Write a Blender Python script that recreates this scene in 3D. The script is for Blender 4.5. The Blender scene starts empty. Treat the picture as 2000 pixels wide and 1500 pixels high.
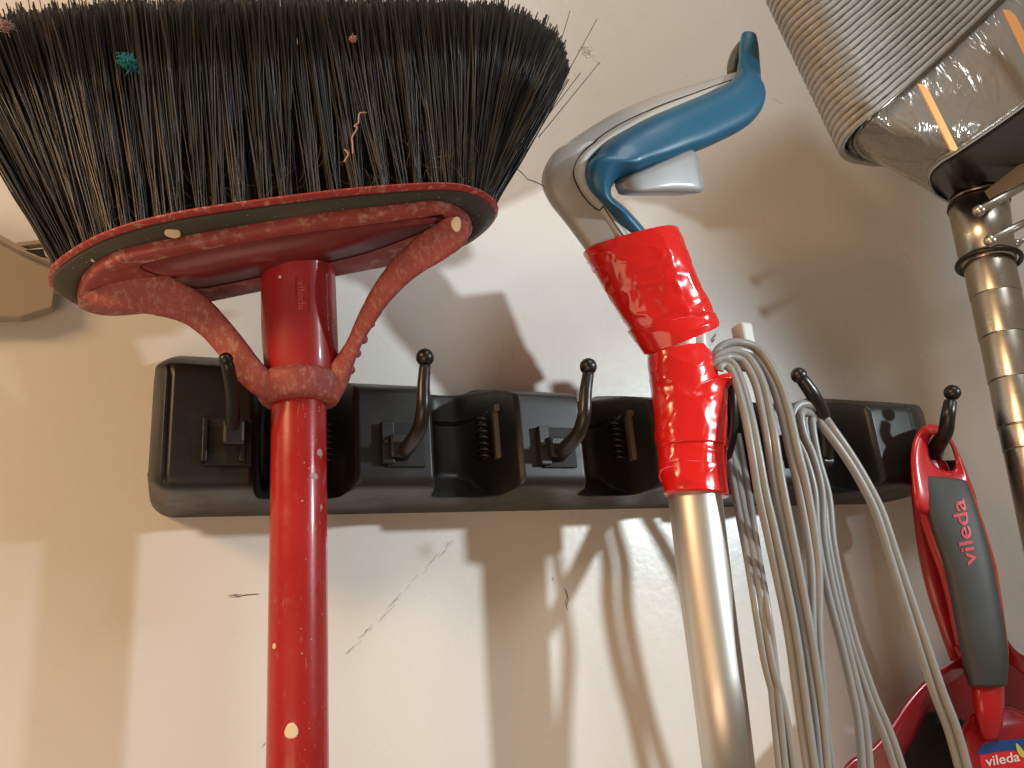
import bpy, bmesh, math, random
import numpy as np
from mathutils import Vector, Matrix, noise
random.seed(11)
S = bpy.context.scene
C = S.collection
# ------------------------------------------------------------------ camera
FPX = 1500.0                       # focal length of a 2000 px wide frame
D = 0.365                          # distance of the wall plane y = D
vx = np.array([3500., 180., 1500.]); vz = np.array([-420., -4800., 1500.])
AX = vx/np.linalg.norm(vx); AZ = vz-vz.dot(AX)*AX; AZ /= np.linalg.norm(AZ)
AY = -np.cross(AX, AZ)
R = np.array([AX, AY, AZ])
cd = bpy.data.cameras.new('camera'); cam = bpy.data.objects.new('camera', cd); C.objects.link(cam)
cd.lens = 27.0; cd.sensor_width = 36.0; cd.clip_start = 0.005; cd.clip_end = 50
rt, dn, fw = R[:, 0], R[:, 1], R[:, 2]
cam.matrix_world = Matrix(((rt[0], -dn[0], -fw[0], 0), (rt[1], -dn[1], -fw[1], 0), (rt[2], -dn[2], -fw[2], 0), (0, 0, 0, 1)))
S.camera = cam
# ------------------------------------------------------------------ world and lamps
w = bpy.data.worlds.new('World'); S.world = w; w.use_nodes = True
bg = w.node_tree.nodes['Background']; bg.inputs[0].default_value = (1.0, 0.80, 0.60, 1); bg.inputs[1].default_value = 0.20
def area(name, loc, target, sx, sy, power, col):
    l = bpy.data.lights.new(name, 'AREA'); l.shape = 'RECTANGLE'; l.size = sx; l.size_y = sy; l.energy = power; l.color = col
    o = bpy.data.objects.new(name, l); C.objects.link(o); o.location = loc
    o.rotation_euler = (Vector(target)-Vector(loc)).to_track_quat('-Z', 'Y').to_euler(); return o
def spot(name, loc, target, power, col, ang, blend, rad, sc):
    l = bpy.data.lights.new(name, 'SPOT'); l.energy = power; l.color = col; l.spot_size = math.radians(ang); l.spot_blend = blend; l.shadow_soft_size = rad
    o = bpy.data.objects.new(name, l); C.objects.link(o); o.location = loc
    o.rotation_euler = (Vector(target)-Vector(loc)).to_track_quat('-Z', 'Y').to_euler(); o.scale = sc; return o
spot('cool_door_lamp', (0.81, -0.37, 0.21), (0.185, 0.365, 0.05), 31.0, (0.84, 0.96, 1.0), 23, 1.0, .021, (1, 1.7, 1))   # daylight through the doorway on the right
area('warm_ceiling_lamp', (-0.72, -0.10, 0.45), (0.15, 0.36, 0.12), 0.30, 0.16, 5.6, (1.0, 0.63, 0.32))
area('warm_hall_lamp', (-0.35, -0.25, -0.35), (0.15, 0.36, 0.12), 0.5, 0.5, 2.2, (1.0, 0.66, 0.40))
area('added_cool_fill', (0.38, -0.55, 1.05), (0.25, 0.36, 0.30), 0.40, 0.40, 5.0, (0.92, 0.97, 1.0))  # unseen soft cool fill, added to lift the upper wall
S.view_settings.view_transform = 'Standard'; S.view_settings.look = 'None'; S.view_settings.exposure = 0; S.view_settings.gamma = 1

# ------------------------------------------------------------------ helpers
def ray(u, v): return R @ np.array([u-1000., v-750., FPX])
SHIFT = [0.0]                      # extra distance from the wall for the thing being built
def P(u, v, off):
    off += SHIFT[0]; d = ray(u, v); return Vector(d*((D-off)/d[1]))
def depth(p): return float(R[:, 2] @ np.array(p))
def Pd(u, v, Z): return Vector(ray(u, v)*(Z/FPX))
def mpp(p): return depth(p)/FPX     # metres per pixel at p
def empty(name, loc, label, cat, group=None):
    o = bpy.data.objects.new(name, None); C.objects.link(o); o.location = loc; o.empty_display_size = 0.01
    o['label'] = label; o['category'] = cat
    if group: o['group'] = group
    return o
def link(name, me, m, parent=None, smooth=True, label=None):
    if smooth:
        for p in me.polygons: p.use_smooth = True
    if m: me.materials.append(m)
    o = bpy.data.objects.new(name, me); C.objects.link(o)
    if parent:
        o.parent = parent
        q = parent; loc = Vector((0, 0, 0))
        while q: loc += Vector(q.location); q = q.parent
        o.location = -loc if parent.type == 'EMPTY' else Vector((0, 0, 0))
    if label: o['label'] = label
    return o
def mesh(name, v, f, m, parent=None, smooth=True, label=None):
    me = bpy.data.meshes.new(name); me.from_pydata([tuple(x) for x in v], [], f); me.update()
    bm = bmesh.new(); bm.from_mesh(me); bmesh.ops.recalc_face_normals(bm, faces=bm.faces); bm.to_mesh(me); bm.free()
    return link(name, me, m, parent, smooth, label)
def tag(o, label, cat, group=None):
    o['label'] = label; o['category'] = cat
    if group: o['group'] = group
    return o
def cr(pts, n):                     # Catmull-Rom through rows of numbers
    a = np.array(pts, float); a = np.vstack([2*a[0]-a[1], a, 2*a[-1]-a[-2]]); out = []
    for i in range(1, len(a)-2):
        for k in range(n):
            t = k/n; p0, p1, p2, p3 = a[i-1], a[i], a[i+1], a[i+2]
            out.append(.5*(2*p1+(p2-p0)*t+(2*p0-5*p1+4*p2-p3)*t*t+(3*p1-p0-3*p2+p3)*t**3))
    out.append(a[-2]); return np.array(out)
def rings_mesh(rings, caps=True):
    n = len(rings[0]); v = [p for r in rings for p in r]; f = []
    for i in range(len(rings)-1):
        for j in range(n):
            a, b = i*n+j, i*n+(j+1) % n; f.append((a, b, b+n, a+n))
    if caps:
        f.append(tuple(range(n))); f.append(tuple((len(rings)-1)*n+j for j in range(n)))
    return v, f
def ribbon(name, secs, m, parent, n=24, sub=6, p=2.0, disp=None, roundend=(0, 0), label=None):
    """loft through edge pairs (uL,vL,uR,vR,off,depth)"""
    q = cr(secs, sub); cs = []; As = []
    for r in q:
        c = P((r[0]+r[2])/2, (r[1]+r[3])/2, r[4]); Z = depth(c)
        L = Pd(r[0], r[1], Z); Rr = Pd(r[2], r[3], Z); cs.append((L+Rr)/2); As.append((Rr-L)/2)
    rings = []
    N = len(q)
    for i in range(N):
        t = (cs[min(i+1, N-1)]-cs[max(i-1, 0)]).normalized(); a = As[i]; c = cs[i]
        b = -c.normalized(); b = (b-t*b.dot(t)).normalized()
        b = b*(q[i][5]/2); sc = 1.0
        ring = []
        for k in range(n):
            th = 2*math.pi*k/n; co, si = math.cos(th), math.sin(th)
            x = math.copysign(abs(co)**(2/p), co); y = math.copysign(abs(si)**(2/p), si)
            pt = c+a*x*sc+b*y*sc
            if disp: pt = pt + disp(pt, (a*x+b*y).normalized(), i/(N-1), th)
            ring.append(pt)
        rings.append(ring)
    def shrink(ring, c, t, k, r0):
        out = []
        for s_ in range(1, k+1):
            an = s_/k*math.pi/2; f = max(math.cos(an), .02)
            out.append([c+(pp-c)*f+t*r0*math.sin(an) for pp in ring])
        return out
    if roundend[0]:
        t = (cs[0]-cs[1]).normalized(); rings = shrink(rings[0], cs[0], t, 4, roundend[0])[::-1]+rings
    if roundend[1]:
        t = (cs[-1]-cs[-2]).normalized(); rings = rings+shrink(rings[-1], cs[-1], t, 4, roundend[1])
    v, f = rings_mesh(rings)
    return mesh(name, v, f, m, parent, True, label)
def tube_rings(pts, rad, n):
    rings = []; N = len(pts); up = None
    for i in range(N):
        t = (pts[min(i+1, N-1)]-pts[max(i-1, 0)]).normalized()
        if up is None:
            up = t.orthogonal().normalized()
        else:
            up = (up-t*up.dot(t)); up = up.normalized() if up.length > 1e-8 else t.orthogonal().normalized()
        b = t.cross(up); r = rad[i] if hasattr(rad, '__len__') else rad
        rings.append([pts[i]+(up*math.cos(2*math.pi*k/n)+b*math.sin(2*math.pi*k/n))*r for k in range(n)])
    return rings
def tube(name, pts, rad, m, parent=None, n=14, label=None):
    v, f = rings_mesh(tube_rings(pts, rad, n)); return mesh(name, v, f, m, parent, True, label)
def join_tubes(name, paths, m, parent=None, n=6, label=None):
    V = []; F = []
    for pts, rad in paths:
        v, f = rings_mesh(tube_rings(pts, rad, n)); k = len(V); V += v; F += [tuple(i+k for i in x) for x in f]
    return mesh(name, V, F, m, parent, True, label)
def path3(pts, sub=6):              # (u,v,off) list -> smooth 3D path
    q = cr([tuple(P(*p)) for p in pts], sub); return [Vector(x) for x in q]
def ball(name, c, r, m, parent, seg=20, sc=(1, 1, 1), label=None):
    bm = bmesh.new(); bmesh.ops.create_uvsphere(bm, u_segments=seg, v_segments=seg//2, radius=r)
    for x in bm.verts: x.co = Vector((x.co.x*sc[0], x.co.y*sc[1], x.co.z*sc[2]))+c
    me = bpy.data.meshes.new(name); bm.to_mesh(me); bm.free(); return link(name, me, m, parent, True, label)
def box(name, c, ax, ay, az, m, parent, bev=0.0006, label=None):
    """bevelled box, half-axis vectors ax ay az"""
    bm = bmesh.new(); bmesh.ops.create_cube(bm, size=2)
    for x in bm.verts: x.co = c+ax*x.co.x+ay*x.co.y+az*x.co.z
    bmesh.ops.bevel(bm, geom=list(bm.edges), offset=bev, segments=2, affect='EDGES', profile=.5)
    bmesh.ops.recalc_face_normals(bm, faces=bm.faces)
    me = bpy.data.meshes.new(name); bm.to_mesh(me); bm.free()
    return link(name, me, m, parent, False, label)
def mod_bevel(o, wd, seg=3, ang=40):
    b = o.modifiers.new('bevel', 'BEVEL'); b.width = wd; b.segments = seg; b.limit_method = 'ANGLE'; b.angle_limit = math.radians(ang); b.harden_normals = False
def slab(name, poly, off, thick, m, parent, bev=0, smooth=False, label=None):
    """polygon of (u,v) on the plane `off` from the wall, `thick` metres towards the wall"""
    a = [P(u, v, off) for u, v in poly]; b = [x+Vector((0, thick, 0)) for x in a]; n = len(a)
    f = [tuple(range(n)), tuple(range(2*n-1, n-1, -1))]+[(i, (i+1) % n, n+(i+1) % n, n+i) for i in range(n)]
    o = mesh(name, a+b, f, m, parent, smooth, label)
    if bev: mod_bevel(o, bev)
    return o
def smoothpoly(pts, sub=4):
    a = np.array(pts, float); n = len(a); out = []
    for i in range(n):
        p0, p1, p2, p3 = a[i-1], a[i], a[(i+1) % n], a[(i+2) % n]
        for k in range(sub):
            t = k/sub; out.append(.5*(2*p1+(p2-p0)*t+(2*p0-5*p1+4*p2-p3)*t*t+(3*p1-p0-3*p2+p3)*t**3))
    return out
def text(name, s, p0, p1, up, height, m, parent, thick=0.0003, squash=1.0):
    """lettering whose baseline runs p0 -> p1, tops towards `up`"""
    cu = bpy.data.curves.new(name, 'FONT'); cu.body = s; cu.size = 1; cu.extrude = 0.01; cu.offset = 0.012
    t = bpy.data.objects.new('t', cu); C.objects.link(t); bpy.context.view_layer.update()
    dg = bpy.context.evaluated_depsgraph_get(); me = bpy.data.meshes.new_from_object(t.evaluated_get(dg))
    bpy.data.objects.remove(t); bpy.data.curves.remove(cu)
    xs = [v.co.x for v in me.vertices]; x0, x1 = min(xs), max(xs)
    e1 = (p1-p0); L = e1.length; e1.normalize(); e2 = (up-e1*up.dot(e1)).normalized(); e3 = e1.cross(e2)
    for v in me.vertices:
        c = v.co.copy(); v.co = p0+e1*((c.x-x0)/(x1-x0)*L)+e2*(c.y/0.7*height)+e3*(c.z/0.01*thick)
    return link(name, me, m, parent, False)

from mathutils.bvhtree import BVHTree
_bv = {}
def hit(o, u, v, lift=0.0):
    """point of object o's surface facing the lens along (u,v)"""
    if o.name not in _bv: _bv[o.name] = BVHTree.FromPolygons([x.co[:] for x in o.data.vertices], [p.vertices[:] for p in o.data.polygons])
    d = Vector(ray(u, v)).normalized(); h = _bv[o.name].ray_cast(Vector((0, 0, 0)), d)
    if h[0] is None: return None, None
    n = h[1]
    if n.dot(d) > 0: n = -n
    return h[0]+n*lift, n
def decal(name, o, poly, m, parent, lift=.0003, k=7):
    cu = sum(p[0] for p in poly)/len(poly); cv = sum(p[1] for p in poly)/len(poly); rg = []
    for i in range(k+1):
        f = 1-i/k*.995; rg.append([hit(o, cu+(p[0]-cu)*f, cv+(p[1]-cv)*f, lift)[0] or P(p[0], p[1], .06) for p in poly])
    v, f = rings_mesh(rg); v = list(v); f = [x for x in f if len(x) == 4]
    return mesh(name, v, f, m, parent)
def text_on(name, s, o, a, b, hpx, m, parent, lift=.0003):
    """flat lettering laid on a surface: baseline from pixel a to pixel b"""
    cu = bpy.data.curves.new(name, 'FONT'); cu.body = s; cu.size = 1; cu.offset = 0.014; cu.resolution_u = 6
    t = bpy.data.objects.new('t', cu); C.objects.link(t); bpy.context.view_layer.update()
    dg = bpy.context.evaluated_depsgraph_get(); me = bpy.data.meshes.new_from_object(t.evaluated_get(dg))
    bpy.data.objects.remove(t); bpy.data.curves.remove(cu)
    xs = [v.co.x for v in me.vertices]; x0, x1 = min(xs), max(xs); du, dv = b[0]-a[0], b[1]-a[1]; L = math.hypot(du, dv); ux, uy = dv/L, -du/L
    for v in me.vertices:
        t_ = (v.co.x-x0)/(x1-x0); q = hit(o, a[0]+du*t_+ux*v.co.y/.7*hpx, a[1]+dv*t_+uy*v.co.y/.7*hpx, lift)[0]
        v.co = q if q else P(a[0], a[1], .07)
    return link(name, me, m, parent, False)

# ------------------------------------------------------------------ materials
def mat(name, col, rough=.45, metal=0., var=0., vscale=60., bump=0., bscale=300., coat=0., wear=None, wthr=.6, wscale=90., spec=.5, wstretch=(1, 1, 1), detail=6, trans=0., aniso=None, rvar=0.):
    m = bpy.data.materials.new(name); m.use_nodes = True; nt = m.node_tree; N = nt.nodes; L = nt.links
    b = N['Principled BSDF']; b.inputs['Base Color'].default_value = (*col, 1); b.inputs['Roughness'].default_value = rough
    b.inputs['Metallic'].default_value = metal; b.inputs['Specular IOR Level'].default_value = spec
    b.inputs['Coat Weight'].default_value = coat; b.inputs['Coat Roughness'].default_value = .12
    b.inputs['Transmission Weight'].default_value = trans
    geo = N.new('ShaderNodeNewGeometry')
    def nz(scale, det=4, st=(1, 1, 1), ro=.55):
        mp = N.new('ShaderNodeMapping'); mp.inputs['Scale'].default_value = st; L.new(geo.outputs['Position'], mp.inputs[0])
        n = N.new('ShaderNodeTexNoise'); n.inputs['Scale'].default_value = scale; n.inputs['Detail'].default_value = det; n.inputs['Roughness'].default_value = ro
        L.new(mp.outputs[0], n.inputs['Vector']); return n.outputs[0]
    cur = None
    if var:
        mx = N.new('ShaderNodeMix'); mx.data_type = 'RGBA'
        mx.inputs['A'].default_value = (*[c*(1-var) for c in col], 1); mx.inputs['B'].default_value = (*[min(1, c*(1+var)) for c in col], 1)
        L.new(nz(vscale), mx.inputs['Factor']); cur = mx.outputs['Result']
    if wear:
        r = N.new('ShaderNodeMapRange'); r.inputs[1].default_value = wthr; r.inputs[2].default_value = wthr+.14
        L.new(nz(wscale, detail, wstretch, .68), r.inputs[0])
        mx = N.new('ShaderNodeMix'); mx.data_type = 'RGBA'; mx.inputs['A'].default_value = (*col, 1); mx.inputs['B'].default_value = (*wear, 1)
        if cur: L.new(cur, mx.inputs['A'])
        L.new(r.outputs[0], mx.inputs['Factor']); cur = mx.outputs['Result']
    if cur: L.new(cur, b.inputs['Base Color'])
    if rvar:
        r = N.new('ShaderNodeMapRange'); r.inputs[3].default_value = max(.02, rough-rvar); r.inputs[4].default_value = min(1, rough+rvar)
        r.inputs[1].default_value = .3; r.inputs[2].default_value = .7
        L.new(nz(70, 5), r.inputs[0]); L.new(r.outputs[0], b.inputs['Roughness'])
    if bump:
        bp = N.new('ShaderNodeBump'); bp.inputs['Strength'].default_value = bump; bp.inputs['Distance'].default_value = .0006
        L.new(nz(bscale, 3), bp.inputs['Height']); L.new(bp.outputs[0], b.inputs['Normal'])
    return m
M = {}
M['wall'] = mat('painted wall', (.72, .69, .645), .31, bump=.20, bscale=210, var=.035, vscale=14, spec=.5, rvar=.05)
M['black'] = mat('black plastic', (.012, .0115, .011), .42, bump=.10, bscale=1600, var=.15, vscale=40, rvar=.08)
M['blackgloss'] = mat('black hook plastic', (.010, .008, .007), .33, bump=.03, bscale=900)
M['rubber'] = mat('clip rubber', (.10, .08, .055), .5, bump=.2, bscale=900)
M['dark'] = mat('dark seam and recess shade', (.004, .004, .004), .7)  # near-black for seams, and for shade painted over recesses
M['red'] = mat('red handle paint', (.40, .016, .014), .27, var=.18, vscale=30, wear=(.46, .13, .12), wthr=.60, wscale=520, wstretch=(1, 1, .35), coat=.3, rvar=.12, bump=.05, bscale=500)
M['socket'] = mat('red socket plastic', (.40, .020, .028), .36, var=.10, vscale=40, wear=(.55, .18, .18), wthr=.69, wscale=350, coat=.3)
M['head'] = mat('dusty red plastic', (.31, .055, .052), .55, var=.25, vscale=60, wear=(.50, .27, .23), wthr=.52, wscale=150, bump=.25, bscale=700, rvar=.12)
M['strap'] = mat('scratched red plastic', (.33, .070, .064), .6, var=.3, vscale=90, wear=(.42, .19, .165), wthr=.50, wscale=480, wstretch=(1, 1, .6), bump=.5, bscale=500)
M['rim'] = mat('worn red rim', (.36, .04, .04), .5, wear=(.62, .30, .26), wthr=.52, wscale=400, bump=.3, bscale=600)
M['recess'] = mat('darker red recess', (.20, .026, .030), .42, var=.35, vscale=50, wear=(.26, .12, .10), wthr=.58, wscale=55)  # darker red than the plate around it, with random paler patches
M['band'] = mat('grey rubber band', (.050, .047, .036), .6, var=.2, vscale=70, wear=(.20, .17, .13), wthr=.69, wscale=500, bump=.2, bscale=900)
M['bristle'] = mat('black bristle', (.030, .024, .018), .33, var=.7, vscale=250)
M['hair'] = mat('dusty hair', (.20, .15, .09), .6)
M['cream'] = mat('cream paint drop', (.80, .66, .48), .35)
M['greyspot'] = mat('dried grey spot', (.45, .30, .30), .5)
M['alu'] = mat('brushed aluminium', (.74, .71, .66), .42, metal=1., bump=.03, bscale=1500)
M['silver'] = mat('silver painted plastic', (.40, .39, .37), .46, metal=.12, var=.04, vscale=30, coat=.05, bump=.02, bscale=1200)
M['cover'] = mat('pale grey plastic', (.50, .50, .47), .38, var=.05, vscale=60)
M['trigger'] = mat('grey trigger plastic', (.27, .27, .28), .45, coat=.05, var=.05, vscale=60)
M['blue'] = mat('blue rubber grip', (.008, .105, .205), .42, bump=.08, bscale=1500, var=.06, vscale=60, coat=.08)
M['bluedark'] = mat('worn grip end', (.10, .095, .08), .5, var=.2, vscale=200)
M['cord'] = mat('grey cord', (.235, .23, .22), .40, bump=.12, bscale=900, var=.10, vscale=120, rvar=.08)
M['pan'] = mat('red dustpan plastic', (.30, .006, .016), .28, var=.15, vscale=20, coat=.25, wear=(.50, .10, .10), wthr=.70, wscale=180)
M['panwarm'] = mat('red brush plastic', (.48, .010, .016), .28, var=.10, vscale=30, coat=.25)
M['grip'] = mat('grey soft grip', (.034, .035, .032), .55, var=.08, vscale=90, bump=.08, bscale=1400)
M['pink'] = mat('red lettering', (.52, .035, .06), .4)
M['shadeblack'] = mat('black scoop shade', (.006, .004, .004), .8)  # shade of the scoop interior as a near-black colour
M['blue_label'] = mat('blue sticker foil', (.03, .10, .36), .18, metal=.3, bump=.2, bscale=700)
M['red_label'] = mat('red sticker', (.70, .03, .05), .25, wear=(.8, .6, .6), wthr=.66, wscale=260)
M['white'] = mat('white print', (.82, .80, .78), .4)
M['leaf'] = mat('yellow green print', (.55, .60, .12), .4)
M['chrome'] = mat('chrome', (.62, .58, .51), .30, metal=1., bump=.05, bscale=120, rvar=.05)
M['darkchrome'] = mat('tarnished chrome', (.30, .25, .19), .22, metal=1., bump=.15, bscale=180)
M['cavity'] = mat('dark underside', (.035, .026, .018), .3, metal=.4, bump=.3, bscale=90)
M['string'] = mat('wrapped pale cord', (.38, .365, .34), .38, bump=.5, bscale=420, wear=(.66, .62, .55), wthr=.64, wscale=900, var=.2, vscale=130)
M['orange'] = mat('painted orange reflection', (1.0, .50, .18), .5)  # warm reflection painted as a flat orange
M['wood'] = mat('tan strip', (.42, .27, .15), .5)
M['ringrubber'] = mat('dark ring', (.020, .014, .010), .35)
M['bracket'] = mat('brown grey plastic', (.34, .29, .23), .45, bump=.1)
M['teal'] = mat('teal lint', (.02, .24, .27), .8, var=.4, vscale=600)
M['pinklint'] = mat('pink lint', (.55, .32, .26), .9)
M['wirescrap'] = mat('clear plastic scrap', (.62, .60, .56), .15, metal=.5)
M['scuff'] = mat('dark scuff', (.16, .13, .10), .8)
def island(m, a, b):
    nt = m.node_tree; g = nt.nodes.new('ShaderNodeNewGeometry'); r = nt.nodes.new('ShaderNodeValToRGB')
    r.color_ramp.elements[0].color = (*a, 1); r.color_ramp.elements[1].color = (*b, 1); r.color_ramp.elements[0].position = .45
    nt.links.new(g.outputs['Random Per Island'], r.inputs[0]); nt.links.new(r.outputs[0], nt.nodes['Principled BSDF'].inputs['Base Color'])
island(M['bristle'], (.010, .010, .010), (.055, .045, .032))
# red tape: crisp creases
def tape_mat():
    m = mat('red vinyl tape', (.70, .012, .010), .2, coat=.3, spec=.5)
    nt = m.node_tree; N = nt.nodes; L = nt.links; b = N['Principled BSDF']; geo = N.new('ShaderNodeNewGeometry')
    wv = N.new('ShaderNodeTexNoise'); wv.inputs['Scale'].default_value = 34; wv.inputs['Detail'].default_value = 2.0; wv.inputs['Distortion'].default_value = 1.4
    L.new(geo.outputs['Position'], wv.inputs['Vector'])
    vo = N.new('ShaderNodeTexVoronoi'); vo.feature = 'SMOOTH_F1'; vo.inputs['Scale'].default_value = 48; vo.inputs['Smoothness'].default_value = .04
    mp = N.new('ShaderNodeMapping'); mp.inputs['Scale'].default_value = (1, 1, .55); mp.inputs['Rotation'].default_value = (0, .5, 0)
    L.new(geo.outputs['Position'], mp.inputs[0]); L.new(mp.outputs[0], vo.inputs['Vector'])
    ad = N.new('ShaderNodeMath'); ad.operation = 'MULTIPLY_ADD'; ad.inputs[1].default_value = .8
    L.new(vo.outputs['Distance'], ad.inputs[0]); L.new(wv.outputs[0], ad.inputs[2])
    bp = N.new('ShaderNodeBump'); bp.inputs['Strength'].default_value = .55; bp.inputs['Distance'].default_value = .0028
    L.new(ad.outputs[0], bp.inputs['Height']); L.new(bp.outputs[0], b.inputs['Normal']); L.new(bp.outputs[0], b.inputs['Coat Normal'])
    return m
M['tape'] = tape_mat()
def film_mat():
    m = mat('silver film', (.40, .385, .355), .16, metal=.35, coat=.5)
    nt = m.node_tree; N = nt.nodes; L = nt.links; b = N['Principled BSDF']; geo = N.new('ShaderNodeNewGeometry')
    mp = N.new('ShaderNodeMapping'); mp.inputs['Scale'].default_value = (1, 1, .35); mp.inputs['Rotation'].default_value = (0, -.6, 0)
    L.new(geo.outputs['Position'], mp.inputs[0])
    wv = N.new('ShaderNodeTexNoise'); wv.inputs['Scale'].default_value = 60; wv.inputs['Detail'].default_value = 3; wv.inputs['Distortion'].default_value = 1.6
    L.new(mp.outputs[0], wv.inputs['Vector'])
    bp = N.new('ShaderNodeBump'); bp.inputs['Strength'].default_value = .8; bp.inputs['Distance'].default_value = .003
    L.new(wv.outputs[0], bp.inputs['Height']); L.new(bp.outputs[0], b.inputs['Normal'])
    return m
M['film'] = film_mat()

# ------------------------------------------------------------------ wall
wall = mesh('wall', [(-1.2, D, -1.2), (1.9, D, -1.2), (1.9, D, 1.6), (-1.2, D, 1.6), (-1.2, D+.1, -1.2), (1.9, D+.1, -1.2), (1.9, D+.1, 1.6), (-1.2, D+.1, 1.6)],
            [(0, 1, 2, 3), (7, 6, 5, 4), (0, 4, 5, 1), (2, 6, 7, 3), (0, 3, 7, 4), (1, 5, 6, 2)], M['wall'], smooth=False)
wall['kind'] = 'structure'
def scuff(segs, wpx=1.1, soft=None):
    V = []; F = []
    for s in segs:
        a = [P(u, v, .00015) for u, v in s]
        for i in range(len(a)-1):
            d = (a[i+1]-a[i]); nrm = d.cross(Vector((0, 1, 0))).normalized()*mpp(a[i])*wpx*.5
            k = len(V); V += [a[i]-nrm*.6, a[i]+nrm*.6, a[i+1]+nrm, a[i+1]-nrm]; F.append((k, k+1, k+2, k+3))
    return mesh('scuff_mark', V, F, M['scuff'] if not soft else soft, wall, False)
rs = random.Random(4)
def scratch(u0, v0, u1, v1, n, jit, ln):
    out = []
    for i in range(n):
        t = rs.random(); u = u0+(u1-u0)*t+rs.uniform(-jit, jit); v = v0+(v1-v0)*t+rs.uniform(-jit, jit)*.6
        L = math.hypot(u1-u0, v1-v0); du, dv = (u1-u0)/L, (v1-v0)/L; l = rs.uniform(.4, 1)*ln
        mid = (u+du*l/2+rs.uniform(-1, 1), v+dv*l/2+rs.uniform(-1, 1)); out.append([(u, v), mid, (u+du*l, v+dv*l)])
    return out
M['scuffsoft'] = mat('faint scuff', (.50, .46, .40), .8)
scuff([[(446, 1163), (462, 1161), (480, 1163), (506, 1160)], [(448, 1166), (466, 1166), (482, 1161), (500, 1161)], [(452, 1162), (470, 1165)]], 1.6)
scuff(scratch(668, 1288, 875, 1066, 26, 5, 26), 1.0, M['scuffsoft'])
scuff(scratch(484, 1490, 520, 1450, 6, 4, 14), 1.0, M['scuffsoft'])
scuff([[(1102, 1148), (1108, 1165), (1104, 1180), (1109, 1192)], [(1106, 1152), (1110, 1172), (1106, 1186)], [(1080, 1127), (1080, 1134)]], 1.6)
scuff([[(984, 672), (980, 700), (974, 742)], [(1004, 668), (1002, 706)]], 1.0, M['scuffsoft'])
scuff([[(1510, 192), (1520, 197), (1528, 203)], [(1500, 250), (1506, 256)], [(1448, 310), (1452, 310)]], 1.2, M['scuffsoft'])

# ------------------------------------------------------------------ tool rack
rack = empty('tool_rack', (.22, D, .056), 'long black plastic wall rack with ball-ended hooks holding the broom, pole and cord', 'tool rack')
blocks = [(-.0055, .0270), (.0667, .1015), (.1412, .1752), (.2160, .2500), (.2890, .3240), (.3640, .3980)]
X0, X1 = -.0112, .4620
FD = .055
def fd(x):
    if x < blocks[0][0]:
        t = (x-X0)/(blocks[0][0]-X0); return .028+(FD-.028)*math.sqrt(max(0, 1-(1-t)**2))
    if x > blocks[-1][1]:
        t = (x-blocks[-1][1])/(X1-blocks[-1][1]); return FD-(FD-.014)*(t**1.3)
    for i, (a, b) in enumerate(blocks):
        if a <= x <= b:
            e = min(x-a, b-x); r = .0022
            return FD-(r-math.sqrt(max(0, r*r-max(0, r-e)**2)))*.9 if e < r else FD
    for i in range(len(blocks)-1):
        a, b = blocks[i][1], blocks[i+1][0]
        if a < x < b:
            c = (a+b)/2; h = (b-a)/2; s = abs(x-c)/h
            return .012+(FD-.002-.012)*(s**3.2)
    return FD
prof = []   # (off, z) from bottom back round to top back
def arc(cx, cz, r, a0, a1, n):
    return [(cx+r*math.cos(math.radians(a0+(a1-a0)*k/n)), cz+r*math.sin(math.radians(a0+(a1-a0)*k/n))) for k in range(n+1)]
prof = [(0, .0562), (.003, .0562)]+[(.003+(.0495-.003)*k/12, .0562+.0022*k/12) for k in range(1, 13)]
prof += arc(FD-.0055, .0640, .0055, -88, 0, 6)[1:]
prof += [(FD, .064+(.0985-.064)*k/14) for k in range(1, 15)]
prof += arc(FD-.0055, .0985, .0055, 0, 62, 5)[1:]
p0 = prof[-1]; prof += [(p0[0]+(.006-p0[0])*k/10, p0[1]+(.1188-p0[1])*(k/10)**.85) for k in range(1, 11)]
prof += [(.003, .1194), (0, .1194)]
xs = list(np.arange(X0, X1, .0006))+[X1]
V = []; F = []
nP = len(prof)
for x in xs:
    d = fd(x)
    e = min(x-X0, X1-x); rc = .011; k = 1.0
    if e < rc: k = 1-(1-math.sqrt(max(0, 1-(1-e/rc)**2)))*.34
    taper = 1.0 if x < .40 else 1-.10*((x-.40)/.06)**2
    for (o, z) in prof:
        d = fd(x)
        if z < .070: d = max(d, .016+.032*max(0, (.070-z)/.0138)**1.6*(1-.35*min(1, (FD-d)/.04)))
        oo = min(o, d) if o < d-.003 else d-.003*math.exp(-(o-(d-.003))/.003) if o >= d-.003 and o < 1 and d < FD-.0001 else min(o, d)
        zz = .088+(z-.088)*k*taper
        if z > .08 and x < .036: zz += (z-.08)*.26*min(1, (.036-x)/.006)
        if z > .08 and x > .352: zz += (z-.08)*.14*min(1, (x-.352)/.02)
        if z > .1: zz -= .0035*max(0, 1-(d-.012)/.03)      # the rail dips a little between the blocks
        if x > .415:
            e2 = max(0, (X1-x)/(X1-.415)); kk = 1-(1-math.sqrt(max(0, 1-(1-e2)**2)))*.42; zz = .090+(zz-.090)*kk
        V.append((x, D-oo, zz))
for i in range(len(xs)-1):
    for j in range(nP-1):
        a = i*nP+j; F.append((a, a+1, a+nP+1, a+nP))
F.append(tuple(range(nP))); F.append(tuple((len(xs)-1)*nP+j for j in range(nP)))
mesh('rail_body', V, F, M['black'], rack)
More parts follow.
